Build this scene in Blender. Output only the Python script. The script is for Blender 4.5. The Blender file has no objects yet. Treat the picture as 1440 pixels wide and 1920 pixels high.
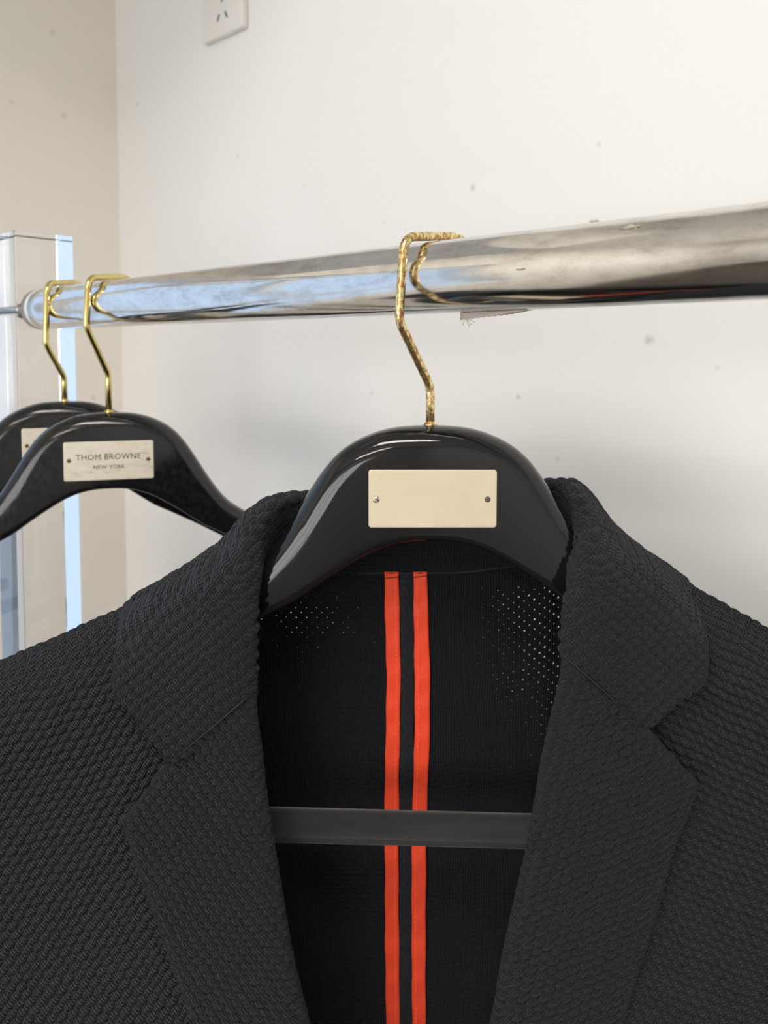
import bpy, bmesh, math, random
import numpy as np
from mathutils import Vector, Matrix
random.seed(4); rng = np.random.default_rng(7)
S = bpy.context.scene
COL = S.collection

# ---------------------------------------------------------------- camera
F = 1450.0; CX, CY = 720.0, 745.0            # focal length and principal point in pixels of 1440x1920
PITCH = math.radians(3.4); CAMZ = 1.62
cd = bpy.data.cameras.new('camera'); cam = bpy.data.objects.new('camera', cd); COL.objects.link(cam)
cd.sensor_fit = 'VERTICAL'; cd.sensor_height = 36; cd.sensor_width = 27
cd.lens = 36 * F / 1920; cd.shift_y = -(960 - CY) / 1920; cd.clip_start = 0.01
cam.location = (0, 0, CAMZ); cam.rotation_euler = (math.pi/2 - PITCH, 0, 0)
cd.dof.use_dof = True; cd.dof.focus_distance = 0.405; cd.dof.aperture_fstop = 11.5
S.camera = cam
cp, sp = math.cos(PITCH), math.sin(PITCH)
def W(px, py, Y):
    """world point seen at pixel (px,py) at world distance Y (arrays welcome)"""
    x = (np.asarray(px, float) - CX) / F; y = (CY - np.asarray(py, float)) / F
    fy = cp + y * sp; fz = -sp + y * cp
    k = np.asarray(Y, float) / fy
    return np.stack(np.broadcast_arrays(x * k, Y, CAMZ + fz * k), -1)

# ---------------------------------------------------------------- world, exposure
w = bpy.data.worlds.new('sky'); S.world = w; w.use_nodes = True
bg = w.node_tree.nodes['Background']; bg.inputs[0].default_value = (0.55, 0.72, 1.0, 1); bg.inputs[1].default_value = 0.2
S.view_settings.view_transform = 'Standard'; S.view_settings.look = 'None'; S.view_settings.gamma = 1
S.view_settings.exposure = 0.21; S.view_settings.use_curve_mapping = False

# room frame: A runs along the rod (away, to the left), H across it (towards the wall)
AZ = math.atan2(1615, F)
A = np.array([-math.sin(AZ), math.cos(AZ), 0]); H = np.array([math.cos(AZ), math.sin(AZ), 0]); Z3 = np.array([0, 0, 1.0])
H_WALL = 0.631; A_WALL = 1.12; H_BACK = -2.6; A_BACK = -2.4; CEIL = 2.75
def R3(a, h, z): return A * a + H * h + Z3 * z
ROOMROT = Matrix.Rotation(math.atan2(A[1], A[0]), 4, 'Z')      # local x = A, local y = -H
ANG = math.atan2(A[1], A[0])

def area(name, a, h, z, sx, sy, col, power, direction):
    l = bpy.data.lights.new(name, 'AREA'); l.shape = 'RECTANGLE'; l.size = sx; l.size_y = sy
    l.color = col; l.energy = power
    o = bpy.data.objects.new(name, l); COL.objects.link(o); o.location = R3(a, h, z)
    d = Vector(direction); o.rotation_euler = d.to_track_quat('-Z', 'Y').to_euler()
    return o
# daylight outside the two windows
area('window_daylight', A_WALL + 0.16, -0.35, 1.53, 1.35, 1.2, (0.60, 0.76, 1.0), 4.2, -A)
area('window_daylight', -0.5, H_BACK - 0.16, 1.55, 2.2, 1.3, (1.0, 0.975, 0.945), 46, H)

# ---------------------------------------------------------------- helpers
def mat(name, col=(.5,.5,.5), rough=.5, metal=0, **kw):
    m = bpy.data.materials.new(name); m.use_nodes = True
    b = m.node_tree.nodes['Principled BSDF']
    b.inputs['Base Color'].default_value = (*col, 1); b.inputs['Roughness'].default_value = rough
    b.inputs['Metallic'].default_value = metal
    for k, v in kw.items(): b.inputs[k.replace('_', ' ')].default_value = v
    return m
def N(m, t, **kw):
    n = m.node_tree.nodes.new(t)
    for k, v in kw.items(): setattr(n, k, v)
    return n
def L(m, a, b): m.node_tree.links.new(a, b)
def P(m): return m.node_tree.nodes['Principled BSDF']
def ramp(m, fac, stops):
    r = N(m, 'ShaderNodeValToRGB'); e = r.color_ramp.elements
    while len(e) < len(stops): e.new(0.5)
    for i, (p, c) in enumerate(stops): e[i].position = p; e[i].color = (*c, 1) if len(c) == 3 else c
    L(m, fac, r.inputs[0]); return r.outputs[0]
def noise(m, scale, detail=3, vec=None, rough=.5):
    n = N(m, 'ShaderNodeTexNoise'); n.inputs['Scale'].default_value = scale; n.inputs['Detail'].default_value = detail
    n.inputs['Roughness'].default_value = rough
    if vec is not None: L(m, vec, n.inputs['Vector'])
    return n.outputs['Fac']
def math_(m, op, a, b=None, clamp=False):
    n = N(m, 'ShaderNodeMath', operation=op, use_clamp=clamp)
    for i, v in enumerate((a, b)):
        if v is None: continue
        if isinstance(v, (int, float)): n.inputs[i].default_value = v
        else: L(m, v, n.inputs[i])
    return n.outputs[0]
def objco(m, scale=None):
    t = N(m, 'ShaderNodeTexCoord'); o = t.outputs['Object']
    if scale:
        mp = N(m, 'ShaderNodeMapping'); mp.inputs['Scale'].default_value = scale; L(m, o, mp.inputs['Vector']); o = mp.outputs[0]
    return o
def bump(m, h, strength=.3, dist=.001):
    b = N(m, 'ShaderNodeBump'); b.inputs['Strength'].default_value = strength; b.inputs['Distance'].default_value = dist
    L(m, h, b.inputs['Height']); L(m, b.outputs[0], P(m).inputs['Normal']); return b

def obj(name, me, m=None, parent=None, smooth=True):
    if isinstance(me, bmesh.types.BMesh):
        b = me; me = bpy.data.meshes.new(name); b.normal_update(); b.to_mesh(me); b.free()
    if smooth: me.polygons.foreach_set('use_smooth', np.ones(len(me.polygons), bool))
    o = bpy.data.objects.new(name, me); COL.objects.link(o)
    if m and not me.materials: me.materials.append(m)
    if parent: o.parent = parent
    return o
def empty(name, loc, rz=0):
    o = bpy.data.objects.new(name, None); COL.objects.link(o); o.location = Vector(loc); o.rotation_euler.z = rz
    o.empty_display_size = .02; return o
def tag(o, label, cat, group=None):
    o['label'] = label; o['category'] = cat
    if group: o['group'] = group
    return o
def struct(o): o['kind'] = 'structure'; return o
def box(bm, cx, cy, cz, sx, sy, sz, bev=0):
    r = bmesh.ops.create_cube(bm, size=1)
    for v in r['verts']: v.co = Vector((cx + v.co.x*sx, cy + v.co.y*sy, cz + v.co.z*sz))
    if bev:
        es = {e for v in r['verts'] for e in v.link_edges}
        bmesh.ops.bevel(bm, geom=list(es), offset=bev, segments=3, affect='EDGES', profile=.5)
def grid_mesh(name, V, uv=None, closed=False, closev=False):
    """V: (n, m, 3) -> quads"""
    n, m = V.shape[:2]
    me = bpy.data.meshes.new(name)
    idx = np.arange(n*m).reshape(n, m)
    if closev: idx = np.concatenate([idx, idx[:, :1]], 1)
    if closed: idx = np.concatenate([idx, idx[:1]], 0)
    f = np.stack([idx[:-1, :-1], idx[1:, :-1], idx[1:, 1:], idx[:-1, 1:]], -1).reshape(-1, 4)
    me.vertices.add(n*m); me.vertices.foreach_set('co', V.reshape(-1).astype(np.float32))
    me.loops.add(f.size); me.loops.foreach_set('vertex_index', f.reshape(-1).astype(np.int32))
    me.polygons.add(len(f)); me.polygons.foreach_set('loop_start', (np.arange(len(f))*4).astype(np.int32))
    me.update(calc_edges=True)
    if uv is not None:
        l = me.uv_layers.new(name='UVMap'); l.data.foreach_set('uv', uv.reshape(-1, 2)[f.reshape(-1)].reshape(-1).astype(np.float32))
    me.validate(); return me
def tube(pts, r, seg=16, round_=0.004, cap=True):
    rr_ = round_ if hasattr(round_, '__len__') else [round_]*len(pts)
    """bent round wire through points, corners rounded"""
    P_ = [np.array(p, float) for p in pts]; out = [P_[0]]
    for i in range(1, len(P_)-1):
        a, b, c = P_[i-1], P_[i], P_[i+1]
        d1 = a-b; d2 = c-b; l1 = np.linalg.norm(d1); l2 = np.linalg.norm(d2)
        k = min(rr_[i], .45*l1, .45*l2)
        p0 = b+d1/l1*k; p2 = b+d2/l2*k
        for t in np.linspace(0, 1, 9): out.append((1-t)**2*p0 + 2*t*(1-t)*b + t*t*p2)
    out.append(P_[-1]); out = np.array(out)
    T = np.gradient(out, axis=0); T /= np.linalg.norm(T, axis=1)[:, None]
    n0 = np.cross(T[0], [0.3, 0.5, 0.81]); n0 /= np.linalg.norm(n0); rings = []
    for i in range(len(out)):
        n0 = n0 - T[i]*np.dot(n0, T[i]); n0 /= np.linalg.norm(n0); b0 = np.cross(T[i], n0)
        a = np.linspace(0, 2*math.pi, seg, endpoint=False)
        rings.append(out[i] + r*(np.cos(a)[:, None]*n0 + np.sin(a)[:, None]*b0))
    V = np.array(rings)
    if cap:
        c0 = np.repeat(out[:1], seg, 0)[None]; c1 = np.repeat(out[-1:], seg, 0)[None]
        V = np.concatenate([c0, V, c1], 0)
    return V
def cr(Pn, t):
    """Catmull-Rom along axis 0 at parameters t in [0, n-1]"""
    n = len(Pn); i = np.clip(np.floor(t).astype(int), 0, n-2); u = (t-i)
    g = lambda k: Pn[np.clip(k, 0, n-1)]
    p1, p2 = g(i), g(i+1)
    p0 = np.where((i-1 < 0).reshape(-1, *[1]*(Pn.ndim-1)), 2*p1-p2, g(i-1))
    p3 = np.where((i+2 > n-1).reshape(-1, *[1]*(Pn.ndim-1)), 2*p2-p1, g(i+2))
    u = u.reshape(-1, *[1]*(Pn.ndim-1))
    return .5*((2*p1) + (-p0+p2)*u + (2*p0-5*p1+4*p2-p3)*u*u + (-p0+3*p1-3*p2+p3)*u**3)

# ---------------------------------------------------------------- materials of the room
m_wall = mat('painted plaster', (.83, .82, .80), .75)
def wall_marks(m, base, marks):
    co = N(m, 'ShaderNodeTexCoord').outputs['Object']; tot = None
    nz = N(m, 'ShaderNodeTexNoise'); nz.inputs['Scale'].default_value = 120; L(m, co, nz.inputs['Vector'])
    for (p, r, s) in marks:
        r = r*.8
        d = N(m, 'ShaderNodeVectorMath', operation='DISTANCE'); L(m, co, d.inputs[0]); d.inputs[1].default_value = tuple(p)
        k = math_(m, 'ADD', d.outputs['Value'], math_(m, 'MULTIPLY', math_(m, 'SUBTRACT', nz.outputs['Fac'], .5), r*1.6))
        k = math_(m, 'SUBTRACT', 1, math_(m, 'DIVIDE', k, r), clamp=True)
        k = math_(m, 'MULTIPLY', k, s*.55)
        tot = k if tot is None else math_(m, 'MAXIMUM', tot, k)
    mx = N(m, 'ShaderNodeMix', data_type='RGBA'); L(m, tot, mx.inputs[0]); mx.inputs[6].default_value = (*base, 1)
    mx.inputs[7].default_value = (.22, .19, .15, 1); L(m, mx.outputs[2], P(m).inputs['Base Color'])
def ray_plane(px, py, n, c):
    d = W(px, py, 1.0) - np.array([0, 0, CAMZ]); t = c/np.dot(d, n); return np.array([0, 0, CAMZ]) + d*t
mk = [(ray_plane(x, y, H, H_WALL), r, s) for x, y, r, s in
      [(887,352,.006,.9),(1217,637,.007,.8),(972,745,.004,.7),(720,418,.004,.6),(697,737,.004,.6),(258,196,.007,.7),
       (1123,270,.004,.4),(1045,860,.004,.5),(760,430,.003,.3),(570,350,.004,.3),(1345,690,.004,.4),(445,292,.0045,.4)]]
wall_marks(m_wall, (.83, .82, .80), mk)
bump(m_wall, noise(m_wall, 55, 4, objco(m_wall)), .12, .003)
m_wall2 = mat('cream plaster', (.87, .82, .745), .75)
wall_marks(m_wall2, (.87, .82, .745), [(ray_plane(x, y, A, A_WALL), r, s) for x, y, r, s in [(227,204,.006,.8),(231,276,.008,.8),(120,218,.006,.6),(175,745,.006,.5),(182,842,.006,.5),(22,192,.005,.4),(100,60,.01,.3)]])
bump(m_wall2, noise(m_wall2, 40, 4, objco(m_wall2)), .15, .004)
m_ceil = mat('white ceiling', (.75, .72, .67), .85)
bump(m_ceil, noise(m_ceil, 30, 3, objco(m_ceil)), .1, .003)
m_floor = mat('grey brown floor', (.08, .065, .05), .5)
L(m_floor, ramp(m_floor, noise(m_floor, 3, 5, objco(m_floor, (1, 8, 1))), [(.3, (.045,.037,.03)), (.7, (.10,.08,.065))]), P(m_floor).inputs['Base Color'])
m_frame = mat('white window frame', (.75, .76, .76), .4)
bump(m_frame, noise(m_frame, 60, 2, objco(m_frame)), .05, .001)

# ---------------------------------------------------------------- room shell
T = .12
def slab(name, a0, a1, h0, h1, z0, z1, m):
    bm = bmesh.new(); box(bm, (a0+a1)/2, -(h0+h1)/2, (z0+z1)/2, abs(a1-a0), abs(h1-h0), z1-z0)
    for v in bm.verts: v.co = ROOMROT @ v.co
    return struct(obj(name, bm, m, smooth=False))
def slab_window(name, axis, c0, c1, s0, s1, w0, w1, z0, z1, m):
    """wall with one window opening; axis 'a' = wall across A, runs along H"""
    bm = bmesh.new()
    for (p0, p1, q0, q1) in ((s0, w0, 0, CEIL), (w1, s1, 0, CEIL), (w0, w1, 0, z0), (w0, w1, z1, CEIL)):
        if axis == 'a': box(bm, (c0+c1)/2, -(p0+p1)/2, (q0+q1)/2, abs(c1-c0), abs(p1-p0), q1-q0)
        else: box(bm, (p0+p1)/2, -(c0+c1)/2, (q0+q1)/2, abs(p1-p0), abs(c1-c0), q1-q0)
    for v in bm.verts: v.co = ROOMROT @ v.co
    return struct(obj(name, bm, m, smooth=False))
slab('wall_right', A_BACK-T, A_WALL, H_WALL, H_WALL+T, 0, CEIL, m_wall)
slab_window('wall_left', 'a', A_WALL, A_WALL+T, H_BACK-T, H_WALL+T, -1.0, 0.32, .95, 2.1, m_wall2)
slab_window('wall_rear', 'h', H_BACK-T, H_BACK, A_BACK, A_WALL, -1.6, 0.6, 0.95, 2.2, m_wall)
slab('wall_front', A_BACK-T, A_BACK, H_BACK-T, H_WALL, 0, CEIL, m_wall)
slab('floor', A_BACK-T, A_WALL+T, H_BACK-T, H_WALL+T, -.05, 0, m_floor)
slab('ceiling', A_BACK-T, A_WALL+T, H_BACK-T, H_WALL+T, CEIL, CEIL+.05, m_ceil)
slab('shade_box_1', A_WALL-.55, A_WALL-.001, H_WALL-.75, H_WALL-.001, 2.20, CEIL-.002, m_ceil)      # unseen box added above the corner to shade the upper walls
def winframe(name, axis, c, w0, w1, z0, z1, bars):
    bm = bmesh.new(); t = .045
    def bx(s, z, ls, lz):
        if axis == 'a': box(bm, c, -s, z, .05, ls, lz, .004)
        else: box(bm, s, -c, z, ls, .05, lz, .004)
    for z in (z0+t/2, z1-t/2): bx((w0+w1)/2, z, w1-w0, t)
    for s in [w0+t/2, w1-t/2] + bars: bx(s, (z0+z1)/2, t, z1-z0)
    for v in bm.verts: v.co = ROOMROT @ v.co
    return struct(obj(name, bm, m_frame, smooth=False))
winframe('window_1', 'a', A_WALL+.06, -1.0, .10, 1.18, 2.06, [-.34])
winframe('window_2', 'h', H_BACK-.06, -1.6, .6, .95, 2.2, [-.85, -.15])

# ---------------------------------------------------------------- ceiling lamps (seen only in reflections)
m_lamp = mat('lit diffuser', (.9,.9,.9), .5); P(m_lamp).inputs['Emission Color'].default_value = (1, .95, .88, 1); P(m_lamp).inputs['Emission Strength'].default_value = 18
m_lampf = mat('white enamel', (.8,.8,.78), .4)
def lamp(a, h, label):
    root = empty('ceiling_light', R3(a, h, CEIL), ANG)
    tag(root, label, 'ceiling light')
    bm = bmesh.new(); box(bm, 0, 0, -.02, .98, .30, .038, .004); obj('lamp_housing', bm, m_lampf, root, smooth=False)
    bm = bmesh.new(); box(bm, 0, 0, -.0405, .92, .24, .003); obj('diffuser', bm, m_lamp, root, smooth=False)
lamp(-.25, -.55, 'long white ceiling light nearer to the clothes rail')
lamp(-.6, -1.8, 'long white ceiling light nearer to the rear window')

# ---------------------------------------------------------------- wall socket
m_sock = mat('white socket plastic', (.80, .77, .72), .35)
m_slot = mat('socket slot dark', (.06, .05, .045), .6)
pbl = ray_plane(381, 80, H, H_WALL-.010); pbr = ray_plane(452, 52, H, H_WALL-.010)
sa = (np.dot(pbl, A) + np.dot(pbr, A))/2; sw = .086; sz = (pbl[2]+pbr[2])/2 + .043
root = empty('wall_socket', R3(sa, H_WALL, sz), ANG)
tag(root, 'white three-slot power socket on the pale wall at the top of the photo', 'socket')
bm = bmesh.new(); box(bm, 0, .0052, 0, sw, .0102, sw, .0022); obj('faceplate', bm, m_sock, root)
for (x, z, r) in ((.002, .004, 0), (-.006, -.0195, -.45), (.0105, -.0195, .45)):
    bm = bmesh.new(); box(bm, 0, 0, 0, .0024, .0012, .011 if r == 0 else .009)
    bmesh.ops.rotate(bm, verts=bm.verts, matrix=Matrix.Rotation(r, 3, 'Y'))
    bmesh.ops.translate(bm, verts=bm.verts, vec=(-x, .0103, z)); obj('pin_slot', bm, m_slot, root, smooth=False)

# ---------------------------------------------------------------- clothes rail
R_ROD = 0.0192
rod_c = W(808, 521.5, .42)                       # a point of its axis
a0 = np.dot(rod_c, A)
m_chrome = mat('scuffed chrome', (.66, .64, .61), .16, 1)
co = objco(m_chrome, (1, 1, .12)); n1 = noise(m_chrome, 60, 6, co, .65); n2 = noise(m_chrome, 130, 7, objco(m_chrome, (1, 1, .4)), .75)
L(m_chrome, ramp(m_chrome, n1, [(.35, (.05,)*3), (.72, (.22,)*3)]), P(m_chrome).inputs['Roughness'])
L(m_chrome, ramp(m_chrome, n2, [(.30, (.50,.48,.45)), (.48, (.70,.685,.66)), (.66, (.80,.79,.77))]), P(m_chrome).inputs['Base Color'])
bump(m_chrome, n1, .06, .0008)
m_acr = mat('clear acrylic', (.97, .985, 1.0), 0, Transmission_Weight=1.0, IOR=1.49)
ax = noise(m_acr, 30, 3, objco(m_acr)); bump(m_acr, ax, .03, .001)
m_steel = mat('dull steel', (.55, .56, .58), .32, 1)
bump(m_steel, noise(m_steel, 400, 2, objco(m_steel)), .1, .0004)
m_ring = mat('white nylon washer', (.72, .74, .76), .35); bump(m_ring, noise(m_ring, 300, 2, objco(m_ring)), .1, .0003)
ROD_END = np.dot(W(78, 578, .735), A)            # face of the far post
rail = empty('clothes_rail', R3(ROD_END, np.dot(rod_c, H), 0), 0)
tag(rail, 'thick scuffed chrome clothes rail running into a clear acrylic post', 'clothes rail')
rbase = Vector(rail.location)
def lathe_axis(name, prof, a_from, m, parent, seg=96):
    """profile of (distance along A from a_from, radius)"""
    th = np.linspace(0, 2*math.pi, seg, endpoint=False); rings = []
    c = np.array([*(H*np.dot(rod_c, H))[:2], rod_c[2]])
    for (d, r) in prof:
        rings.append(c + A*(a_from+d) + r*(np.cos(th)[:, None]*H + np.sin(th)[:, None]*Z3))
    V = np.array(rings) - np.array(rbase); o = obj(name, grid_mesh(name, V, closev=True), m, parent); return o
ROD_LEN = 1.25
# object-space z of the chrome texture should run along the rod: build rod upright and rotate it
def rod_piece(name, prof, m):
    th = np.linspace(0, 2*math.pi, 96, endpoint=False)
    V = np.array([[(r*math.cos(t), r*math.sin(t), d) for t in th] for d, r in prof])
    o = obj(name, grid_mesh(name, V, closev=True), m, rail)
    q = Vector((-A[0], -A[1], 0)).to_track_quat('Z', 'Y'); o.rotation_euler = q.to_euler()
    o.location = Vector(R3(ROD_END, np.dot(rod_c, H), rod_c[2])) - rbase; return o
rod_piece('rod', [(.014, 0), (.014, R_ROD-.0005), (.0145, R_ROD)] + [(x, R_ROD) for x in np.linspace(.03, ROD_LEN-.001, 24)] + [(ROD_LEN-.0005, R_ROD-.0005), (ROD_LEN-.0005, 0)], m_chrome)
rod_piece('end_washer', [(.0085, 0), (.0085, R_ROD-.0004), (.0089, R_ROD), (.0136, R_ROD), (.0139, R_ROD-.0004), (.0139, 0)], m_ring)
m_collar = mat('brown tarnished collar', (.42, .36, .27), .25, 1); bump(m_collar, noise(m_collar, 200, 3, objco(m_collar)), .2, .0005)
rod_piece('end_collar', [(.0003, 0), (.0003, R_ROD-.0006), (.0007, R_ROD-.0002), (.0080, R_ROD-.0002), (.0084, R_ROD-.0006), (.0084, 0)], m_collar)
PW = .056
POST_TOP = W(33, 431, .718)[2]
def post(a_c, h_c):
    bm = bmesh.new(); box(bm, 0, 0, POST_TOP/2+.001, PW, PW, POST_TOP-.002, .0012)
    o = obj('acrylic_post', bm, m_acr, rail, smooth=False); o.rotation_euler.z = ANG
    o.location = Vector(R3(a_c, h_c, 0)) - rbase; return o
hr = np.dot(rod_c, H)
post(ROD_END + PW/2, hr + .0056); post(ROD_END - ROD_LEN - PW/2 , hr + .0056)
bo = rod_piece('bolt', [(-PW-.0085, 0), (-PW-.0085, .007), (-PW-.0005, .0075), (-PW-.0005, .0035), (-.0004, .0035), (-.0004, 0)], m_steel)

# strip of old tape under the rod and adhesive crumbs
m_tape = mat('old masking tape', (.42, .37, .33), .8); bump(m_tape, noise(m_tape, 500, 3, objco(m_tape, (1, 1, 1))), .5, .0005)
def on_rod(px, ang):
    """point on the rod surface near pixel column px, at polar angle ang (0 = up, + towards the camera)"""
    c0 = rod_c; t = ((px-CX)/F*c0[1] - c0[0])/(A[0] - (px-CX)/F*A[1]); c = c0 + A*t
    return c, c + (Z3*math.cos(ang) - H*math.sin(ang))*(R_ROD+.0004)
rows = []
for i, px in enumerate(np.linspace(866, 990, 40)):
    f = i/39; drop = .0036*(1-f)**.75*(1 + .10*math.sin(i*1.9) + .06*math.sin(i*4.3)); r = []
    for ang in np.linspace(math.pi*1.18, math.pi*.97, 6):
        c, p = on_rod(px, ang); r.append(p)
    for k in np.linspace(.12, 1, 6): r.append(p - Z3*drop*k + H*.0006*math.sin(k*3+f*5))
    rows.append(r)
tp = obj('masking_tape', grid_mesh('masking_tape', np.array(rows)), m_tape)
sm = tp.modifiers.new('thick', 'SOLIDIFY'); sm.thickness = .0004
tag(tp, 'torn grey-brown tape scrap stuck under the chrome rod', 'tape')
c, _ = on_rod(866, 0); pts0 = c - Z3*(R_ROD+.003)
frs = []
for k, (du, dz) in enumerate(((.004, -.0035), (.0062, -.0022), (-.0015, -.0035), (.0025, -.0045))):
    V = tube([pts0 - A*.002, pts0 + Vector(-A)*.0 + np.array(-A*(.002+du*.5)) + Z3*dz*.4, pts0 - A*(.002+du) + Z3*dz], .00016, 6, .001); frs.append(V)
m_thr = mat('frayed thread', (.5, .45, .42), .8); bump(m_thr, noise(m_thr, 900, 2, objco(m_thr)), .2, .0002)
for V in frs: o = obj('frayed_thread', grid_mesh('frayed_thread', V, closev=True), m_thr, tp)
m_glue = mat('adhesive crumb', (.40, .37, .30), .8); bump(m_glue, noise(m_glue, 600, 3, objco(m_glue)), .6, .0006)
def blob(name, px, ang, r, label):
    c, p = on_rod(px, ang); bm = bmesh.new(); bmesh.ops.create_icosphere(bm, subdivisions=3, radius=1)
    for v in bm.verts:
        k = 1 + .35*math.sin(v.co.x*5+px)*math.sin(v.co.z*6) + .2*math.sin(v.co.y*9)
        v.co = Vector(p) + Vector(-A*v.co.x*r*1.9*k + Z3*v.co.z*r*.45*k - H*v.co.y*r*.3)
    o = obj(name, bm, m_glue); tag(o, label, 'residue')
blob('glue_residue', 1113, .1, .0011, 'dark speck stuck on the top edge of the chrome rod')
blob('glue_residue', 1204, .85, .0019, 'beige dried glue smear on the upper side of the chrome rod')
blob('glue_residue', 1014, 1.65, .0011, 'small greenish-grey glue spot low on the chrome rod')

# ---------------------------------------------------------------- hangers
def lacquer(name, dust):
    m = mat(name, (.006, .006, .007), .06, Specular_IOR_Level=.5)
    n = noise(m, 260 if dust else 90, 6, objco(m), .7)
    if dust:
        L(m, ramp(m, n, [(.4, (.10,)*3), (.75, (.26,)*3)]), P(m).inputs['Roughness'])
        L(m, ramp(m, n, [(.45, (.006,.006,.007)), (.8, (.018,.0175,.017))]), P(m).inputs['Base Color'])
    else:
        L(m, ramp(m, n, [(.4, (.05,)*3), (.75, (.14,)*3)]), P(m).inputs['Roughness'])
    bump(m, noise(m, 14, 2, objco(m)), .1, .003); return m
m_lac = lacquer('black lacquer', False); m_lacd = lacquer('dusty black lacquer', True)
def brass(name, worn):
    m = mat(name, (.80, .62, .24), .2, 1)
    n = noise(m, 520 if worn else 150, 4, objco(m, (1, 1, .6)), .75)
    if worn:
        L(m, ramp(m, n, [(.42, (.40,.18,.09)), (.49, (.62,.45,.18)), (.56, (.86,.75,.40))]), P(m).inputs['Base Color'])
        L(m, ramp(m, n, [(.4, (.38,)*3), (.6, (.14,)*3)]), P(m).inputs['Roughness']); bump(m, n, .3, .0006)
    else:
        L(m, ramp(m, n, [(.3, (.62,.47,.16)), (.6, (.80,.66,.28))]), P(m).inputs['Base Color']); bump(m, n, .05, .0003)
    return m
m_brw = brass('worn brass wire', True); m_br = brass('brass wire', False)
m_plate = mat('cream satin plate', (.80, .70, .50), .33, .25)
L(m_plate, ramp(m_plate, noise(m_plate, 30, 3, objco(m_plate)), [(.3, (.66,.58,.42)), (.7, (.72,.64,.48))]), P(m_plate).inputs['Base Color'])
m_plate2 = mat('scratched pale plate', (.66, .61, .50), .35, .35)
L(m_plate2, ramp(m_plate2, noise(m_plate2, 260, 6, objco(m_plate2, (.35, 1, 1)), .7), [(.28, (.40,.36,.29)), (.42, (.68,.63,.52)), (.7, (.76,.72,.61))]), P(m_plate2).inputs['Base Color'])
m_screw = mat('bright screw steel', (.6, .52, .45), .2, 1); bump(m_screw, noise(m_screw, 1500, 2, objco(m_screw)), .4, .0004)
m_hole = mat('dull hole plug', (.10, .075, .07), .6); bump(m_hole, noise(m_hole, 1500, 2, objco(m_hole)), .2, .0002)
m_rust = mat('rusty pin', (.16, .085, .04), .6, .4); bump(m_rust, noise(m_rust, 1500, 2, objco(m_rust)), .4, .0003)
m_ink = mat('engraved dark ink', (.06, .055, .05), .5); bump(m_ink, noise(m_ink, 1500, 2, objco(m_ink)), .1, .0001)
m_velvet = mat('flocked velvet', (.022, .022, .023), .9, Sheen_Weight=.3, Sheen_Roughness=.45)
nv = noise(m_velvet, 1600, 3, objco(m_velvet)); nb = noise(m_velvet, 60, 4, objco(m_velvet, (.4, 1, 1)))
L(m_velvet, ramp(m_velvet, nb, [(.3, (.007,.007,.008)), (.75, (.024,.024,.024))]), P(m_velvet).inputs['Base Color']); bump(m_velvet, nv, .8, .0006)

PX = .2793e-3
topx = np.array([0, 60, 100, 150, 190, 222, 252, 280, 330, 380, 450, 600, 720, 775])*PX
topz = -np.array([0, 3, 11, 32, 62, 105, 154, 203, 272, 308, 348, 438, 505, 545])*PX
botx = np.array([0, 40, 80, 120, 175, 225, 260, 300, 330, 400, 600, 720, 775])*PX
botz = -np.array([218, 219, 227, 243, 277, 312, 338, 358, 374, 412, 530, 600, 622])*PX
def smooth_prof(x, z):
    xs = np.linspace(0, 775*PX, 400); v = np.interp(xs, x, z)
    full = np.concatenate([v[::-1], v[1:]]); k = np.hanning(37); k /= k.sum()
    pad = np.concatenate([full[0] - (full[1]-full[0])*-1*0 + np.zeros(18)+0*full[:18], full, np.zeros(18)+full[-1]])
    pad[:18] = full[0] + (full[0]-full[1])*np.arange(18, 0, -1); pad[-18:] = full[-1] + (full[-1]-full[-2])*np.arange(1, 19)
    sm_ = np.convolve(pad, k, 'valid'); xf = np.concatenate([-xs[::-1], xs[1:]]); return xf, sm_
tX, tZ = smooth_prof(topx, topz); tZ -= tZ[len(tZ)//2]
bX, bZ = smooth_prof(botx, botz)
def hanger_body():
    xs = np.linspace(-1, 1, 301); xs = np.sign(xs)*np.abs(xs)**1.0*774*PX; rings = []
    for i, x in enumerate(xs):
        zt = np.interp(x, tX, tZ); zb = np.interp(x, bX, bZ); sl = (np.interp(x+.002, tX, tZ)-np.interp(x-.002, tX, tZ))/.004
        end = min(1, (774*PX-abs(x))/.012); e = math.sqrt(max(0, 1-(1-end)**2)); th = (.0145 - .002*abs(x)/.21)*max(e, .02)
        mid = (zt+zb)/2; zt = mid + (zt-mid)*max(e, .02); zb = mid + (zb-mid)*max(e, .02)
        hgt = zt-zb; Rt = min(.0145*math.sqrt(1+sl*sl), hgt*.55); Rb = min(.0035*math.sqrt(1+sl*sl*.6), hgt*.25)
        yc = .003*(abs(x)/.21)**1.6; pts = []
        for a in np.linspace(0, math.pi, 25):                    # over the top, front to back
            c, s = math.cos(a), math.sin(a); ex = 2/2.35
            pts.append((yc - th*math.copysign(abs(c)**ex, c), zt - Rt + Rt*abs(s)**ex))
        rb = .0035
        for a in np.linspace(0, math.pi/2, 7): pts.append((yc + (th-rb) + rb*math.cos(a), zb + Rb - Rb*math.sin(a)))
        for a in np.linspace(math.pi/2, math.pi, 7): pts.append((yc - (th-rb) + rb*math.cos(a), zb + Rb - Rb*math.sin(a)))
        rings.append([(x, y, z) for y, z in pts])
    return grid_mesh('body', np.array(rings), closev=True)
BODY = hanger_body()
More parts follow.
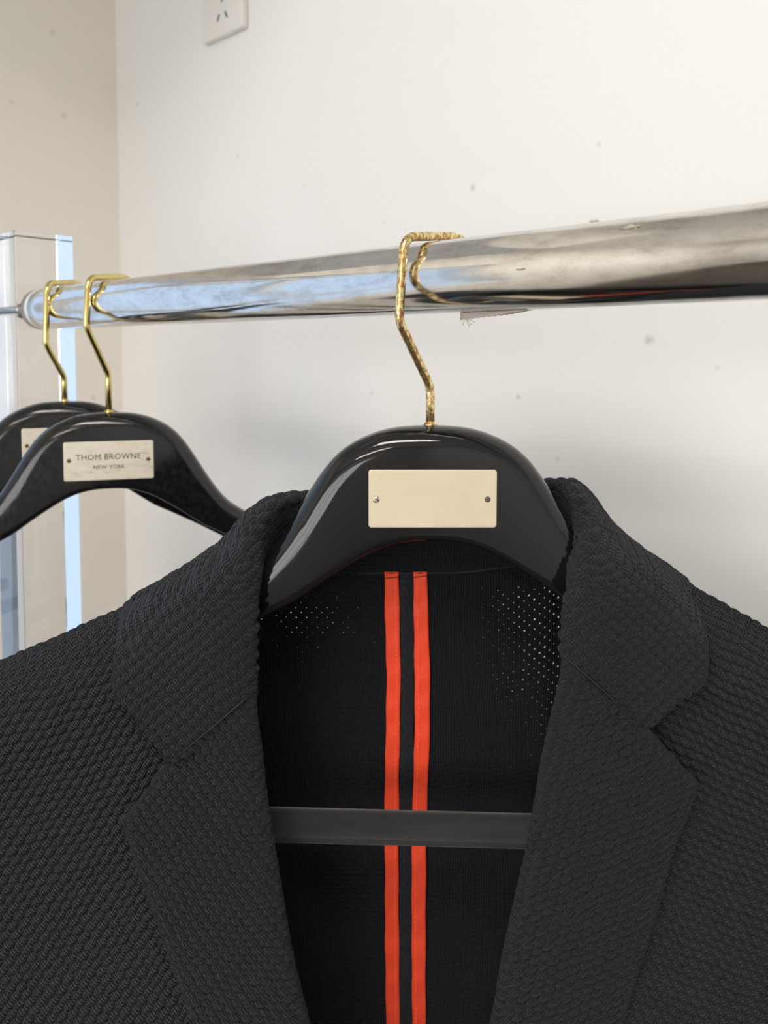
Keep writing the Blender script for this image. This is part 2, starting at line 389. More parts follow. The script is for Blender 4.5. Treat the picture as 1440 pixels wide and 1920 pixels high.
def plate_mesh(w_, h_, t, r=.0016):
    bm = bmesh.new(); vs = []
    for (cx_, cz_, a0_) in ((w_/2-r, h_/2-r, 0), (-w_/2+r, h_/2-r, 90), (-w_/2+r, -h_/2+r, 180), (w_/2-r, -h_/2+r, 270)):
        for k in range(7):
            a = math.radians(a0_ + 15*k); vs.append(bm.verts.new((cx_+r*math.cos(a), 0, cz_+r*math.sin(a))))
    n = len(vs); base = [v.co.copy() for v in vs]; prev = vs; bm.faces.new(vs)
    for (ins, y) in ((0, -t*.6), (t*.12, -t*.85), (t*.35, -t)):
        cur = [bm.verts.new((c.x*(1-2*ins/w_), y, c.z*(1-2*ins/h_))) for c in base]
        for k in range(n): bm.faces.new((prev[k], prev[(k+1) % n], cur[(k+1) % n], cur[k]))
        prev = cur
    bm.faces.new(prev[::-1]); bmesh.ops.recalc_face_normals(bm, faces=bm.faces)
    return bm
def dome(r, hgt, dent=False):
    bm = bmesh.new(); bmesh.ops.create_uvsphere(bm, u_segments=24, v_segments=12, radius=1)
    for v in bm.verts: v.co = Vector((v.co.x*r, v.co.y*hgt, v.co.z*r))
    if dent:
        for v in bm.verts:
            if v.co.y < 0 and (abs(v.co.x+v.co.z) < r*.3): v.co.y *= .55
    return bm
def text_mesh(s, size, parent, x, z, y):
    c = bpy.data.curves.new('lettering', 'FONT'); c.body = s; c.size = size; c.align_x = 'CENTER'; c.align_y = 'CENTER'
    c.extrude = .0001; c.space_character = 1.06; c.resolution_u = 3
    t = bpy.data.objects.new('lettering', c); COL.objects.link(t)
    dg = bpy.context.evaluated_depsgraph_get(); me = bpy.data.meshes.new_from_object(t.evaluated_get(dg))
    bpy.data.objects.remove(t); me.materials.clear()
    o = obj('lettering', me, m_ink, parent, smooth=False); o.rotation_euler = (math.pi/2, 0, 0); o.location = (x, y, z); return o
def hanger(px, Yr, drop, yaw, scale, lac, wire, kind, label, th, wr, zb, sl, bar_dz=0):
    """px, Yr: where the stem passes under the rod axis; drop: rod axis to body top"""
    t = ((px-CX)/F*rod_c[1] - rod_c[0])/(A[0] - (px-CX)/F*A[1]); c = rod_c + A*t
    root = empty('coat_hanger', c - Z3*drop, yaw); tag(root, label, 'hanger', 'coat hangers on the rail')
    b = obj('shoulder_bar', BODY, None, root); b.scale = (scale,)*3
    b.data = BODY.copy() if lac is not m_lac else BODY; b.data.materials.clear(); b.data.materials.append(lac)
    # wire hook lies across the rod, whatever way the shoulders turn
    ht = R_ROD + wr + .0003; th = math.radians(th); D = np.array([math.cos(th), math.sin(th), 0])
    qz = [(0, -drop-.012), (0, -drop+sl), (-.0262, zb), (-.0222, ht-.0022), (.020, ht+.0026), (.0300, ht+.0012), (.037, ht-.010), (.036, -.016)]
    M = Matrix.Rotation(-yaw, 3, 'Z'); pts = []
    for q, z in qz:
        v = M @ Vector(D*q); pts.append((v.x, v.y, z + drop))
    obj('hook', grid_mesh('hook', tube(pts, wr, 20, [0, .005, .005, .009, .009, .006, .006, 0]), closev=True), wire, root)
    fer = np.array([[(rr*math.cos(a), rr*math.sin(a), zz) for a in np.linspace(0, 2*math.pi, 24, endpoint=False)] for zz, rr in ((-.001, .0025), (-.001, .0034), (.0004, .0036), (.0012, .0033), (.0014, .0024))])
    obj('ferrule', grid_mesh('ferrule', fer, closev=True), wire, root)
    pm = m_plate if kind == 'blank' else m_plate2
    pl = obj('name_plate', plate_mesh(243*PX, 111*PX, .0011), pm, root, smooth=False)
    pl.location = Vector((.0005, -.0144, -135*PX))*scale; pl.scale = (scale,)*3
    if kind == 'blank':
        s1 = obj('screw', dome(.0019, .0009, True), m_screw, pl); s1.location = (-107*PX, -.0011, -1*PX); s1['label'] = 'bright steel screw'
        s2 = obj('screw', dome(.0016, .0004), m_hole, pl); s2.location = (104*PX, -.0011, -1*PX); s2['label'] = 'dark recessed screw'
    else:
        for sx in (-107, 107):
            s1 = obj('pin', dome(.0017, .0006), m_rust, pl); s1.location = (sx*PX, -.0011, (2-sx*.01)*PX)
        text_mesh('THOM BROWNE', .0063, pl, -.0003, .0030, -.00115)
        text_mesh('NEW YORK', .0044, pl, .0, -.0050, -.00115)
    # flocked trouser bar below
    prof = [(-.0055, .0), (-.0052, .0045), (-.0036, .0085), (0, .0094), (.0036, .0085), (.0052, .0045), (.0055, 0), (.0052, -.0050), (.0036, -.0088), (0, -.0096),
            (-.0036, -.0091), (-.0046, -.0080), (-.0040, -.0072), (-.0050, -.0062), (-.0044, -.0053), (-.0055, -.0042)]
    xs = np.concatenate([[-.1562], np.linspace(-.156, .156, 60), [.1562]]); V = []
    for i, x in enumerate(xs):
        k = .01 if i in (0, len(xs)-1) else 1
        V.append([(x, y*k, z*k*.92 - .0052*x/.156*.8) for y, z in prof])
    bar = obj('trouser_bar', grid_mesh('trouser_bar', np.array(V), closev=True), m_velvet, root)
    bar.location = (.0, -.004, (-806*PX + bar_dz)); bar['label'] = 'flocked dark grey bar'
    for sx in (-1, 1):
        x = sx*.145; zt = np.interp(x, bX, bZ)*scale + .003
        V = tube([(x, -.009, zt), (x, -.006, -806*PX + bar_dz)], .0022, 12)
        obj('bar_rod', grid_mesh('bar_rod', V, closev=True), m_br, root)
    return root
hanger(807, .42, .0795, 0.0, 1.0, m_lac, m_brw, 'blank', 'glossy black hanger with blank cream plate holding the jacket', 48, .0024, -.0235, .021)
hanger(203, .65, .0905, math.radians(15), 1.04, m_lacd, m_br, 'text', 'empty black hanger with a lettered pale plate and brass hook, left of the jacket', 72, .0027, -.020, .032, -.03)
hanger(120, .70, .0845, math.radians(18), 1.04, m_lacd, m_br, 'plain', 'rearmost empty black hanger, half hidden, closest to the acrylic post', 80, .0027, -.034, .022, -.03)

# ---------------------------------------------------------------- jacket
def knit(name, col, hole=False, sheen=.25, rot=0, weave=(.0013, .0010, .55, .0012), speck=1900):
    m = mat(name, col, .85, Sheen_Weight=sheen, Sheen_Roughness=.5, Specular_IOR_Level=.2)
    P(m).inputs['Sheen Tint'].default_value = (.8, .85, 1, 1)
    uvn = N(m, 'ShaderNodeUVMap'); mp = N(m, 'ShaderNodeMapping'); mp.inputs['Rotation'].default_value = (0, 0, rot); L(m, uvn.outputs[0], mp.inputs[0])
    uv = mp.outputs[0]; sx = N(m, 'ShaderNodeSeparateXYZ'); L(m, uv, sx.inputs[0])
    oc = objco(m); nz = noise(m, 850, 3, oc, .7)
    L(m, ramp(m, noise(m, speck, 2, oc, .8), [(.36, tuple(c*.35 for c in col)), (.66, tuple(c*2.1 for c in col))]), P(m).inputs['Base Color'])
    if hole:
        # waffle ribs: fine vertical ribs crossed by rows
        a = math_(m, 'SINE', math_(m, 'MULTIPLY', sx.outputs[0], 2*math.pi/.00165)); b = math_(m, 'SINE', math_(m, 'MULTIPLY', sx.outputs[1], 2*math.pi/.0031))
        h = math_(m, 'ADD', math_(m, 'ADD', math_(m, 'MULTIPLY', a, .35), math_(m, 'MULTIPLY', b, .30)), math_(m, 'MULTIPLY', nz, .8))
        bump(m, h, .9, .0011)
    else:
        a = math_(m, 'SINE', math_(m, 'MULTIPLY', sx.outputs[0], 2*math.pi/weave[0])); b = math_(m, 'SINE', math_(m, 'MULTIPLY', sx.outputs[1], 2*math.pi/weave[1]))
        h = math_(m, 'ADD', math_(m, 'MULTIPLY', math_(m, 'MULTIPLY', a, b), weave[2]), math_(m, 'MULTIPLY', nz, 1.0))
        bump(m, h, 1.0, weave[3])
    return m
m_knit = knit('black basket knit', (.0110, .0117, .0148), sheen=.08)
m_body = knit('black basket knit body', (.0110, .0117, .0148), sheen=.10, weave=(.0016, .0014, 1.0, .0018), speck=1300)
m_in = knit('black waffle knit inside', (.0058, .0063, .0085), hole=True, sheen=.04)
# see-through stitches of the stretched inside
def holes(m):
    nt = m.node_tree; uvn = N(m, 'ShaderNodeUVMap'); sx = N(m, 'ShaderNodeSeparateXYZ'); L(m, uvn.outputs[0], sx.inputs[0])
    P1, P2 = .0063, .0031
    v = math_(m, 'DIVIDE', sx.outputs[1], P2); row = math_(m, 'FLOOR', v); fv = math_(m, 'SUBTRACT', v, row)
    off = math_(m, 'MULTIPLY', math_(m, 'MODULO', math_(m, 'ABSOLUTE', row), 2), .5)
    u = math_(m, 'ADD', math_(m, 'DIVIDE', sx.outputs[0], P1), off); fu = math_(m, 'FRACT', math_(m, 'ADD', u, 100))
    du = math_(m, 'MULTIPLY', math_(m, 'SUBTRACT', fu, .5), P1); dv = math_(m, 'MULTIPLY', math_(m, 'SUBTRACT', fv, .5), P2)
    d = math_(m, 'SQRT', math_(m, 'ADD', math_(m, 'MULTIPLY', du, du), math_(m, 'MULTIPLY', dv, dv)))
    att = N(m, 'ShaderNodeAttribute', attribute_name='stretch')
    cell = N(m, 'ShaderNodeCombineXYZ'); L(m, math_(m, 'FLOOR', u), cell.inputs[0]); L(m, row, cell.inputs[1])
    wn = N(m, 'ShaderNodeTexWhiteNoise', noise_dimensions='3D'); L(m, cell.outputs[0], wn.inputs['Vector'])
    rad = math_(m, 'MULTIPLY', math_(m, 'SUBTRACT', math_(m, 'MULTIPLY', att.outputs['Fac'], 1.25), math_(m, 'MULTIPLY', wn.outputs['Value'], .7)), .00054)
    isin = math_(m, 'LESS_THAN', d, rad)
    tr = N(m, 'ShaderNodeBsdfTransparent'); mx = N(m, 'ShaderNodeMixShader'); L(m, isin, mx.inputs[0]); L(m, P(m).outputs[0], mx.inputs[1]); L(m, tr.outputs[0], mx.inputs[2])
    L(m, mx.outputs[0], nt.nodes['Material Output'].inputs[0])
holes(m_in)
m_orange = mat('orange seam tape', (.84, .055, .012), .62, Sheen_Weight=.15)
bump(m_orange, noise(m_orange, 900, 3, objco(m_orange)), .35, .0004)
m_stitch = mat('orange thread', (.95, .17, .05), .7); bump(m_stitch, noise(m_stitch, 2000, 2, objco(m_stitch)), .3, .0002)
m_thread = mat('black thread', (.008, .008, .009), .7); bump(m_thread, noise(m_thread, 2000, 2, objco(m_thread)), .3, .0002)

jacket = empty('suit_jacket', (.0255, .43, .70), 0)
tag(jacket, 'black textured knit suit jacket with orange seam tapes inside, on the front hanger', 'jacket')
JL = np.array(jacket.location)

def normals(V):
    du = np.gradient(V, axis=1); dv = np.gradient(V, axis=0); n = np.cross(dv, du); n /= np.linalg.norm(n, axis=2)[..., None] + 1e-12; return n
def smoothstep(a, b, x): t = np.clip((x-a)/(b-a), 0, 1); return t*t*(3-2*t)
def lattice(u, v, Pp, Q, rot, sharp=1.0, warp=.0004):
    c, s = math.cos(rot), math.sin(rot); x = u*c - v*s; y = u*s + v*c
    x = x + warp*np.sin(y*310 + 1.3) + warp*np.sin(x*170+y*90); y = y + warp*np.sin(x*240 + .4)
    k = np.cos(2*np.pi*x/Pp)*np.cos(np.pi*y/Q)
    # staggered pillows with narrow pits between them
    return np.clip(.5 + .5*np.sign(k)*np.abs(k)**.8, 0, 1) if sharp == 1.0 else .5 + .5*k
def pillow(u, v, Pp, Q, rot, skew=.0, warp=.0004):
    """staggered rows of raised knots: returns 0..1"""
    c, s = math.cos(rot), math.sin(rot); x = u*c - v*s; y = u*s + v*c
    x = x + warp*np.sin(y*310 + 1.3) + warp*1.3*np.sin(x*170+y*90); y = y + warp*np.sin(x*240 + .4) + warp*np.sin(x*90-y*60)
    r = np.floor(y/Q); fy = y/Q - r - .5
    fx = x/Pp + .5*np.mod(r, 2) + skew*fy; cell = np.floor(fx); fx = fx - cell - .5
    hsh = np.mod(np.sin(cell*127.1 + r*311.7)*43758.5, 1)
    a = np.clip(1 - np.abs(2*fx)**2.4, 0, 1); b = np.clip(1 - np.abs(2*fy)**2.0, 0, 1)
    tilt = 1 + .35*fy
    return np.clip(a**.9 * b**.9 * tilt, 0, 1.3)*(.85 + .3*hsh)
def arcs(V):
    u = np.concatenate([np.zeros((V.shape[0], 1)), np.cumsum(np.linalg.norm(np.diff(V, axis=1), axis=2), 1)], 1)
    v = np.concatenate([np.zeros((1, V.shape[1])), np.cumsum(np.linalg.norm(np.diff(V, axis=0), axis=2), 0)], 0)
    return u, v
def cloth(name, V, u, v, disp, m, thick=0, flip=False, sub_attr=None):
    n = normals(V)
    if not flip: n = -n
    # disp in metres along n
    V2 = V + n*disp[..., None]
    me = grid_mesh(name, V2 - JL, np.stack([u, v], -1))
    o = obj(name, me, m, jacket)
    if sub_attr is not None:
        at = me.attributes.new('stretch', 'FLOAT', 'POINT'); at.data.foreach_set('value', sub_attr.reshape(-1).astype(np.float32))
    if thick:
        s_ = o.modifiers.new('thickness', 'SOLIDIFY'); s_.thickness = thick; s_.offset = 0.0; s_.use_rim = True
    return o
def waves(X, Zc, amp, seed):
    r = np.random.default_rng(seed); o = 0
    for k in range(5):
        fx, fz = r.uniform(8, 30), r.uniform(4, 16); o = o + np.sin(X*fx + Zc*fz + r.uniform(0, 6))*amp/5*1.6
    return o

RL = np.array([(-330,1460),(-250,1375),(-150,1310),(-60,1266),(0,1241),(45,1221),(104,1196),(174,1164),(243,1134),(305,1100),(358,1070),(413,1040),(450,1015),(480,995),(520,985)])
RR = np.array([(1030,965),(1075,965),(1110,985),(1140,1006),(1167,1024),(1200,1045),(1233,1064),(1267,1083),(1293,1098),(1333,1118),(1367,1139),(1400,1156),(1440,1179),(1500,1212),(1580,1250),(1680,1310),(1740,1375),(1790,1450)])
EL = np.array([(985,472),(1100,473),(1300,474),(1403,486),(1481,494),(1574,509),(1652,521),(1753,536),(1847,556),(1917,575),(2150,640),(2500,705),(3400,720)])
ER = np.array([(965,1070),(1060,1082),(1127,1069),(1193,1062),(1237,1060),(1300,1046),(1395,1022),(1473,1011),(1535,999),(1613,987),(1707,964),(1815,941),(1917,925),(2150,870),(2500,800),(3400,780)])
def sI(tab, x, k=25):
    """slightly smoothed interpolation"""
    x = np.asarray(x, float)
    return (np.interp(x-k, tab[:, 0], tab[:, 1]) + 2*np.interp(x, tab[:, 0], tab[:, 1]) + np.interp(x+k, tab[:, 0], tab[:, 1]))/4
YR = .437
def front_Y(px, py, ridge):
    t = np.maximum(0, (py - ridge)*.29e-3); q = np.clip(t/.048, 0, 1)
    return YR - .043*np.sqrt(1-(1-q)**2)
def front_panel(side):
    rid, edge, far = (RL, EL, -110) if side < 0 else (RR, ER, 1650)
    nc = 270 if side < 0 else 250
    c = np.linspace(0, 1, nc)[None, :]
    dense = np.linspace(0, 1, 430)**1.25; rest = 1 + np.linspace(0, 1, 24)[1:]*1.0
    wv = np.concatenate([dense, rest])[:, None]
    top0 = edge[0, 1]; pxt = top0 + (far-top0)*c; pyt = sI(rid, pxt)
    py = np.where(wv <= 1, pyt + (2150-pyt)*np.minimum(wv, 1), 2150 + (wv-1)*1150)
    E = sI(edge, py, 20)
    px = E + (far-E)*c
    Y = front_Y(px, py, sI(rid, px))
    Y = np.where(wv == 0, YR, Y)
    V = W(px, py, Y)
    fade = smoothstep(0, .02, (py-pyt)*.00029)
    V[..., 1] += waves(V[..., 0], V[..., 2], .0022, 3+side)*fade
    # shoulder end closes towards the sleeve
    endf = smoothstep(.86, 1.0, c); V[..., 1] += endf*.03*np.ones_like(V[..., 1])*fade
    u, v = arcs(V); u = V[..., 0]; rot = -.16 if side < 0 else .05
    d = pillow(u, v, .0062, .0049, rot, .25 if side < 0 else -.2)*(.0014 + .0010*smoothstep(.004, .02, v))*smoothstep(1.02, .98, wv)*smoothstep(0, .003, v)
    return cloth('front_panel', V, u, v, d - .0006, m_body, .0012, flip=(side > 0))
front_panel(-1); front_panel(1)

# back panel: its inside shows between the lapels
def back_panel():
    px = np.linspace(-110, 1650, 760)[None, :]
    rid = np.where(px < 520, sI(RL, px), np.where(px > 1030, sI(RR, px), 985))
    seam = 1073 - 22*smoothstep(830, 1060, px)
    neck = smoothstep(470, 560, px)*smoothstep(1085, 1010, px)
    top = rid*(1-neck) + seam*neck
    wv = np.concatenate([np.linspace(0, 1, 330)**1.1, 1 + np.linspace(0, 1, 20)[1:]])[:, None]
    py = np.where(wv <= 1, top + (2150-top)*np.minimum(wv, 1), 2150 + (wv-1)*1150)
    t = (py - top)*.29e-3; q = np.clip(t/.05, 0, 1)
    Y0 = YR + .030*np.sqrt(1-(1-q)**2); Yn = .4605 + .008*smoothstep(0, .2, t)
    Y = Y0*(1-neck) + Yn*neck
    Y = np.maximum(Y, Yn*(neck > .5))
    V = W(px + 0*py, py, Y)
    # below the ridge the sheet hangs straight behind: keep its real width
    V[..., 0] = V[..., 0]*.0 + W(px, top, YR)[..., 0]*(1-neck) + V[..., 0]*neck
    V[..., 1] += waves(V[..., 0], V[..., 2], .0014, 11)*smoothstep(0, .03, t)
    u = V[..., 0] + .0006*np.sin(V[..., 2]*60); v = V[..., 2] + 0.10*np.where(u > .02, (u-.02)**2*3, 0) - .12*np.where(u < .01, -(u-.01)**2*0, 0)
    v = V[..., 2] - np.clip(u-.022, 0, 1)*.16
    U = px + 0*py
    st = smoothstep(860, 1060, U)*smoothstep(1650, 1150, py)*.95 + smoothstep(815, 980, U)*smoothstep(1480, 1180, py)*.45*(U > 806)
    st = st + smoothstep(700, 560, U)*smoothstep(1250, 1150, py)*.50*smoothstep(1100, 1150, py) + .33*smoothstep(1400, 1150, py)*(U < 722)*smoothstep(430, 560, U)
    st = np.clip(st*.8, 0, 1)*(U > 440)*(U < 1120)
    cloth('back_panel', V, u, v, np.zeros(V.shape[:2]), m_in, 0, sub_attr=st)
    return px[0], V
BPX, BPV = back_panel()

def net(rows, nu, nv, up=None):
    """rows: list of lists of (px, py, Y); returns dense world grid [nv, nu, 3] and parameters"""
    G = np.array(rows, float); nr, ncn = G.shape[:2]
    tv = np.linspace(0, nr-1, nv); G1 = cr(G, tv)
    tu = np.linspace(0, ncn-1, nu); G2 = cr(np.swapaxes(G1, 0, 1), tu); G2 = np.swapaxes(G2, 0, 1)
    return W(G2[..., 0], G2[..., 1], G2[..., 2]), G2, tu/(ncn-1), tv/(nr-1)

# collar, from the left gorge round the back of the neck to the right gorge
CN = [
 # inner bottom,   inner wrap,       fold,            just over fold,   c2,               c3,                 c4,               outer
 [(468,1312,.397),(469,1306,.3935),(472,1303,.3885),(450,1320,.3845),(400,1366,.3825),(325,1425,.3815),(270,1364,.3825),(214,1305,.3845)],
 [(466,1255,.399),(469,1244,.3945),(473,1238,.3892),(448,1246,.3848),(398,1280,.3828),(325,1340,.3825),(268,1310,.3845),(213,1275,.3880)],
 [(466,1200,.403),(471,1165,.398),(474,1158,.3918),(448,1162,.3870),(398,1180,.3850),(325,1215,.3865),(270,1218,.3900),(219,1216,.3945)],
 [(484,1130,.412),(486,1082,.407),(472,1075,.4005),(448,1078,.3960),(395,1090,.3950),(330,1118,.3990),(280,1135,.4060),(230,1158,.4150)],
 [(510,1100,.424),(494,1020,.419),(475,1020,.412),(454,1012,.4130),(410,1036,.4200),(355,1068,.4270),(300,1098,.4330),(243,1131,.4370)],
 [(525,1085,.438),(515,975,.4295),(495,962,.4240),(472,962,.4340),(430,1013,.4500),(380,1055,.4580),(340,1090,.4640),(300,1130,.4680)],
 [(565,1076,.451),(550,960,.4430),(540,934,.4400),(525,940,.4540),(500,985,.4700),(480,1030,.4770),(460,1070,.4810),(445,1110,.4830)],
 [(650,1076,.4595),(645,960,.4520),(645,930,.4520),(642,936,.4670),(640,965,.4780),(640,1010,.4830),(640,1055,.4850),(640,1100,.4850)],
 [(780,1076,.4615),(780,955,.4550),(780,922,.4550),(780,928,.4700),(780,960,.4800),(780,1010,.4850),(780,1055,.4860),(780,1100,.4860)],
 [(920,1064,.4595),(925,950,.4520),(925,914,.4520),(928,920,.4670),(930,955,.4780),(930,1005,.4830),(930,1050,.4850),(930,1100,.4850)],
 [(1010,1055,.453),(1030,935,.4450),(1050,908,.4420),(1068,912,.4530),(1090,950,.4680),(1095,1000,.4770),(1100,1050,.4810),(1105,1100,.4830)],
 [(1035,1065,.440),(1066,955,.4310),(1082,925,.4260),(1104,936,.4340),(1150,992,.4500),(1185,1028,.4580),(1220,1060,.4640),(1250,1100,.4680)],
 [(1042,1090,.427),(1072,1010,.4190),(1089,995,.4140),(1108,985,.4125),(1165,1018,.4190),(1210,1045,.4260),(1254,1072,.4320),(1296,1101,.4370)],
 [(1064,1125,.414),(1066,1070,.4080),(1080,1058,.4015),(1106,1052,.3960),(1160,1068,.3950),(1215,1092,.3990),(1266,1120,.4060),(1311,1147,.4150)],
 [(1070,1180,.403),(1070,1138,.3985),(1067,1128,.3930),(1095,1128,.3870),(1150,1148,.3850),(1210,1182,.3865),(1268,1190,.3900),(1323,1195,.3945)],
 [(1066,1215,.400),(1064,1192,.3960),(1060,1186,.3905),(1085,1195,.3850),(1135,1235,.3828),(1205,1285,.3825),(1265,1265,.3845),(1326,1243,.3880)],
 [(1064,1240,.397),(1062,1238,.3935),(1058,1233,.3885),(1082,1252,.3845),(1130,1295,.3825),(1206,1362,.3815),(1264,1322,.3825),(1321,1281,.3845)]]
V, G, tu, tv = net(CN, 380, 1000)
u = V[..., 0]; v = V[..., 2] - .35*np.abs(V[..., 1]-.39)
d = pillow(u, v, .0074, .0033, 0.0, .0, .0005)*.0021
edge = smoothstep(.965, .985, tu)[None, :]*np.ones_like(d)
_, va = arcs(V); rib = .5+.5*np.sin(va*2*np.pi/.0022)
d = d*(1-edge) + rib*.0007*edge
d = d*smoothstep(.10, .28, tu)[None, :]
d = d*(1-.6*smoothstep(.965, .97, tu)*smoothstep(.975, .972, tu))[None, :]
for vv in (va, va[-1:] - va): V[..., 1] += .0016*(1-smoothstep(0, .0028, vv))**2*(tu[None, :] < .66)*(tu[None, :] > .1)
collar = cloth('collar', V, u, v, d, m_knit, .0026, flip=True)
collar.data.materials.append(m_in)
mi = np.zeros((V.shape[0]-1, V.shape[1]-1), np.int32); mi[:, tu[:-1] < .125] = 1; collar.data.polygons.foreach_set('material_index', mi.reshape(-1))
for pts_ in ([(472,1300,.3855),(450,1319,.3815),(398,1364,.3792),(326,1424,.3786)], [(1060,1231,.3855),(1082,1251,.3815),(1130,1294,.3792),(1206,1362,.3786)]):
    q_ = [W(*p_) - JL for p_ in pts_]
    obj('gorge_seam', grid_mesh('gorge_seam', tube(q_, .0005, 8, .004), closev=True), m_thread, jacket)

# lapels
LLn = [
 [(488,1300,.3965),(474,1296,.3896),(452,1313,.3857),(396,1361,.3836),(322,1424,.3822),(280,1480,.3820),(231,1539,.3828)],
 [(492,1350,.3965),(478,1350,.3888),(455,1362,.3848),(405,1400,.3828),(340,1455,.3820),(288,1502,.3824),(237,1553,.3832)],
 [(500,1403,.3965),(486,1403,.3885),(462,1412,.3843),(412,1440,.3825),(350,1485,.3820),(298,1530,.3826),(247,1582,.3838)],
 [(508,1481,.3960),(494,1481,.3880),(470,1488,.3838),(420,1512,.3822),(362,1550,.3820),(314,1595,.3828),(262,1630,.3842)],
 [(523,1574,.3955),(508,1574,.3875),(484,1580,.3835),(434,1600,.3820),(380,1632,.3820),(332,1668,.3828),(285,1692,.3845)],
 [(538,1668,.3950),(523,1668,.3870),(499,1674,.3832),(450,1690,.3818),(400,1712,.3820),(352,1738,.3830),(305,1750,.3848)],
 [(560,1790,.3948),(544,1790,.3868),(520,1795,.3830),(474,1806,.3818),(424,1822,.3820),(378,1835,.3832),(333,1828,.3850)],
 [(592,1917,.3945),(575,1917,.3865),(550,1920,.3828),(505,1924,.3818),(458,1926,.3820),(412,1925,.3832),(368,1920,.3852)],
 [(660,2150,.3940),(642,2150,.3862),(618,2150,.3828),(580,2150,.3820),(540,2150,.3822),(500,2150,.3832),(462,2150,.3852)]]
LRn = [
 [(1045,1230,.3965),(1059,1227,.3896),(1080,1243,.3857),(1134,1291,.3836),(1208,1361,.3822),(1256,1416,.3820),(1305,1466,.3828)],
 [(1038,1290,.3965),(1051,1288,.3888),(1073,1300,.3848),(1125,1345,.3828),(1190,1398,.3820),(1245,1442,.3822),(1300,1484,.3830)],
 [(1022,1350,.3965),(1036,1350,.3885),(1060,1362,.3843),(1112,1398,.3825),(1175,1440,.3820),(1235,1480,.3824),(1291,1508,.3836)],
 [(1008,1415,.3962),(1022,1415,.3882),(1046,1426,.3840),(1100,1458,.3823),(1162,1496,.3820),(1222,1530,.3826),(1276,1548,.3840)],
 [(996,1485,.3958),(1010,1485,.3878),(1034,1494,.3837),(1088,1520,.3821),(1146,1552,.3820),(1204,1582,.3828),(1258,1592,.3842)],
 [(980,1583,.3955),(994,1583,.3875),(1018,1590,.3834),(1072,1612,.3820),(1130,1638,.3820),(1188,1660,.3828),(1240,1660,.3845)],
 [(955,1690,.3950),(970,1690,.3870),(994,1696,.3831),(1048,1712,.3818),(1106,1732,.3820),(1164,1748,.3830),(1218,1740,.3848)],
 [(932,1800,.3948),(946,1800,.3867),(970,1805,.3829),(1024,1816,.3818),(1080,1828,.3820),(1136,1838,.3832),(1191,1826,.3850)],
 [(911,1917,.3945),(926,1917,.3865),(950,1920,.3828),(1002,1926,.3818),(1056,1930,.3820),(1112,1930,.3832),(1164,1920,.3852)],
 [(852,2150,.3940),(868,2150,.3862),(892,2150,.3828),(940,2150,.3820),(990,2150,.3822),(1040,2150,.3832),(1092,2150,.3852)]]
for rows, side in ((LLn, -1), (LRn, 1)):
    rows = [[(r[1][0] + 4*side, r[0][1], r[0][2])] + r[1:] for r in rows]
    V, G, tu, tv = net(rows, 190, 420)
    V[..., 1] += waves(V[..., 0], V[..., 2], .0008, 20+side)
    ua, va = arcs(V); u = V[..., 0]; v = V[..., 2]
    d = pillow(u, v, .0060, .0040, .10 if side < 0 else -.48, .2, .0005)*.0021
    if side > 0: d = pillow(u, v, .0066, .0042, -.42, -.3, .0005)*.0023
    dist_out = (ua[:, -1:] - ua); flat = smoothstep(.0008, .0042, dist_out)
    rib = .5+.5*np.sin(va*2*np.pi/.0017)
    topf = smoothstep(.0005, .004, va)
    d = d*(.25+.75*flat)*(.3+.7*topf) + .0004*rib*(1-flat) + .0003*(1-topf)
    d = d*smoothstep(.12, .25, tu)[None, :]
    lap = cloth('lapel', V, u, v, d, m_knit, .0026, flip=(side > 0))
    k0 = int(.66*V.shape[1]); path = np.concatenate([V[0, k0:], V[::6, -1]]) - JL; path[:, 1] -= .0006
    keep = [0] + [i for i in range(1, len(path)) if np.linalg.norm(path[i]-path[i-1]) > 1e-4]
    tv_ = tube(path[keep], .0011, 10, .001)
    th_ = tv_.shape; uvt = np.stack([tv_[..., 0], tv_[..., 2]], -1)
    obj('rolled_edge', grid_mesh('rolled_edge', tv_, uvt, closev=True), m_knit, lap)

# seam of the neck, centre back seam and orange tapes
def on_back(px, py, off):
    """points in front of the back panel's inside"""
    px = np.asarray(px, float); py = np.asarray(py, float)
    # locate back surface depth by nearest column / height
    out = np.zeros(np.broadcast(px, py).shape + (3,)); PXf, PYf = np.broadcast_arrays(px, py); off = np.broadcast_to(off, PXf.shape)
    for idx in np.ndindex(PXf.shape):
        c = int(np.clip(np.round((PXf[idx]+110)/1760*759), 0, 759)); colv = BPV[:, c]
        Y = .465
        for _ in range(3):
            z = W(PXf[idx], PYf[idx], Y)[2]; Y = np.interp(-z, -colv[:, 2], colv[:, 1])
        out[idx] = W(PXf[idx], PYf[idx], Y - off[idx])
    return out
LT = np.array([(1072,721,748),(1160,722,749),(1260,725,751),(1350,724,750),(1450,722,748),(1530,721,748),(1620,722,747),(1750,722,748),(1920,724,749),(2150,725,750)])
RT = np.array([(1072,775,801),(1160,776,803),(1240,777,806),(1350,778,806),(1430,776,804),(1500,774,801),(1600,772,799),(1750,772,798),(1920,773,798),(2150,774,799)])
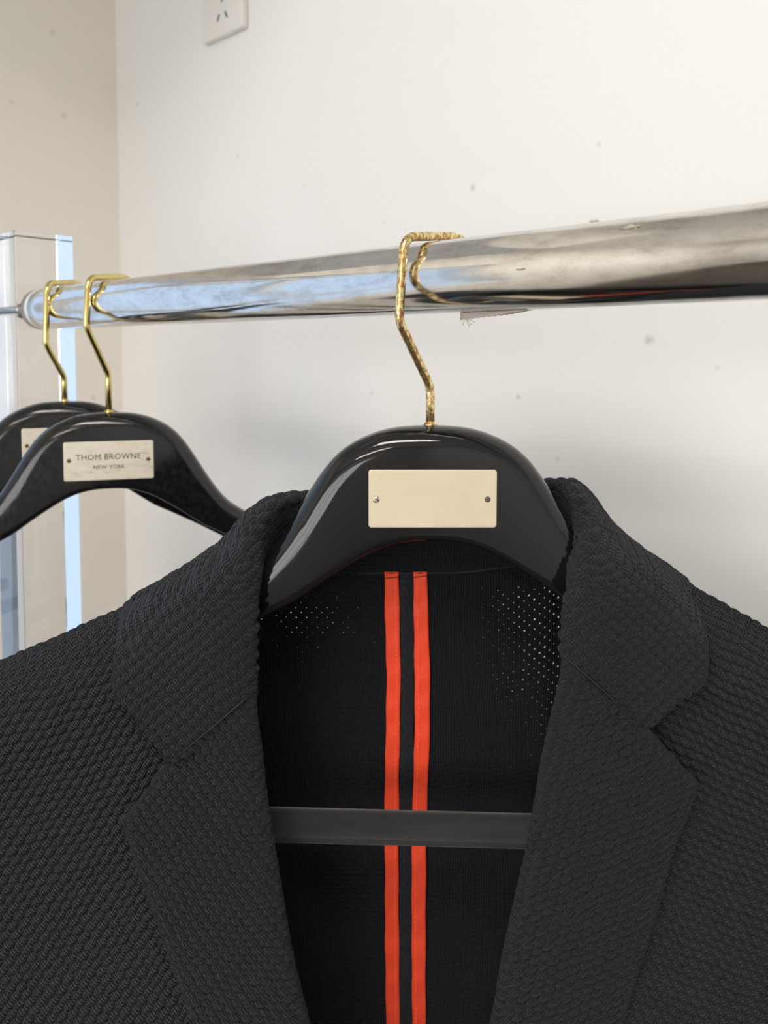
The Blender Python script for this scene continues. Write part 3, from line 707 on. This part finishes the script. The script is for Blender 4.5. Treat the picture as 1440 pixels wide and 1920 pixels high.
for tab in (LT, RT):
    pys = np.linspace(1072, 2150, 150)
    l = np.interp(pys, tab[:, 0], tab[:, 1]) + .5*np.sin(pys*.07); r = np.interp(pys, tab[:, 0], tab[:, 2]) + .5*np.sin(pys*.05+1)
    k = np.linspace(0, 1, 8); PXg = l[:, None] + (r-l)[:, None]*k[None]; PYg = pys[:, None] + 0*k[None]
    V = on_back(PXg, PYg, .0016 + .0004*np.sin(PYg*.11)*np.sin(k*3.1)[None])
    tape = cloth('seam_tape', V, V[..., 0], V[..., 2], np.zeros(V.shape[:2]), m_orange, .0007); tape['label'] = 'bright orange tape'
    bm = bmesh.new(); xs = (lambda y: np.interp(y, tab[:, 0], tab[:, 2 if tab is LT else 1]) + (-7 if tab is LT else 7))
    for y in np.arange(1086, 2120, 8.2):
        p0 = on_back(xs(y), y, .0021); p1 = on_back(xs(y+5.2), y+5.2, .0021); dz = (p0[2]-p1[2])
        c_ = (p0+p1)/2 - JL; box(bm, c_[0], c_[1], c_[2], .00042, .0003, dz, .0001)
    obj('stitching', bm, m_stitch, tape)
    p = [on_back(x, 1083 - (x-tab[0, 1])*.12 + (2 if tab is LT else 0), .0022) - JL for x in np.linspace(tab[0, 1]-1, tab[0, 2]+1, 5)]
    obj('thread', grid_mesh('thread', tube(p, .00022, 8, .001), closev=True), m_thread, tape)['label'] = 'black sewing thread'
# raised black rib between the tapes
pys = np.linspace(1075, 2150, 500); k = np.linspace(0, 1, 12)
PXg = 750 + (k*24)[None] + 0*pys[:, None] + (np.interp(pys, [1072, 1300, 1500, 2150], [0, 2, -1, -1]))[:, None]; PYg = pys[:, None] + 0*k[None]
V = on_back(PXg, PYg, .0008 + .0006*np.sin(k*math.pi)[None])
u, v = V[..., 0], V[..., 2]
cloth('centre_seam', V, u, v, pillow(u, v, .0034, .0040, .0, .8, 0)*.0008, m_knit, 0, flip=True)
# neck seam line
xs = np.linspace(545, 1040, 60); p = [on_back(x, 1073 - 22*smoothstep(830, 1060, x) + 1.5, .0010) - JL for x in xs]
obj('neck_seam', grid_mesh('neck_seam', tube(p, .0007, 8, .001), closev=True), m_thread, jacket)

# sleeves hang outside the picture
m_sleeve = m_knit
for side in (-1, 1):
    pxe = -110 if side < 0 else 1650; top = W(pxe, 1310, .46); rows = []
    for i, f in enumerate(np.linspace(0, 1, 60)):
        z = top[2] + .015 - .58*f; cx_ = top[0] + side*(.012 + .03*f - .045*max(0, .1-f)*10*1); rx = .05*(1-.35*f)*min(1, .35+f*9); ry = .062*(1-.35*f)*min(1, .3+f*9)
        a = np.linspace(0, 2*math.pi, 64, endpoint=False)
        rows.append(np.stack([cx_ + rx*np.cos(a), .452 - .02*f + ry*np.sin(a)*np.ones(64), z + 0*a], -1))
    V = np.array(rows); uu = np.linspace(0, .35, 64)[None] + np.zeros((60, 1)); vv = V[..., 2]
    o = obj('sleeve', grid_mesh('sleeve', V - JL, np.stack([uu, vv], -1), closev=True), m_knit, jacket)
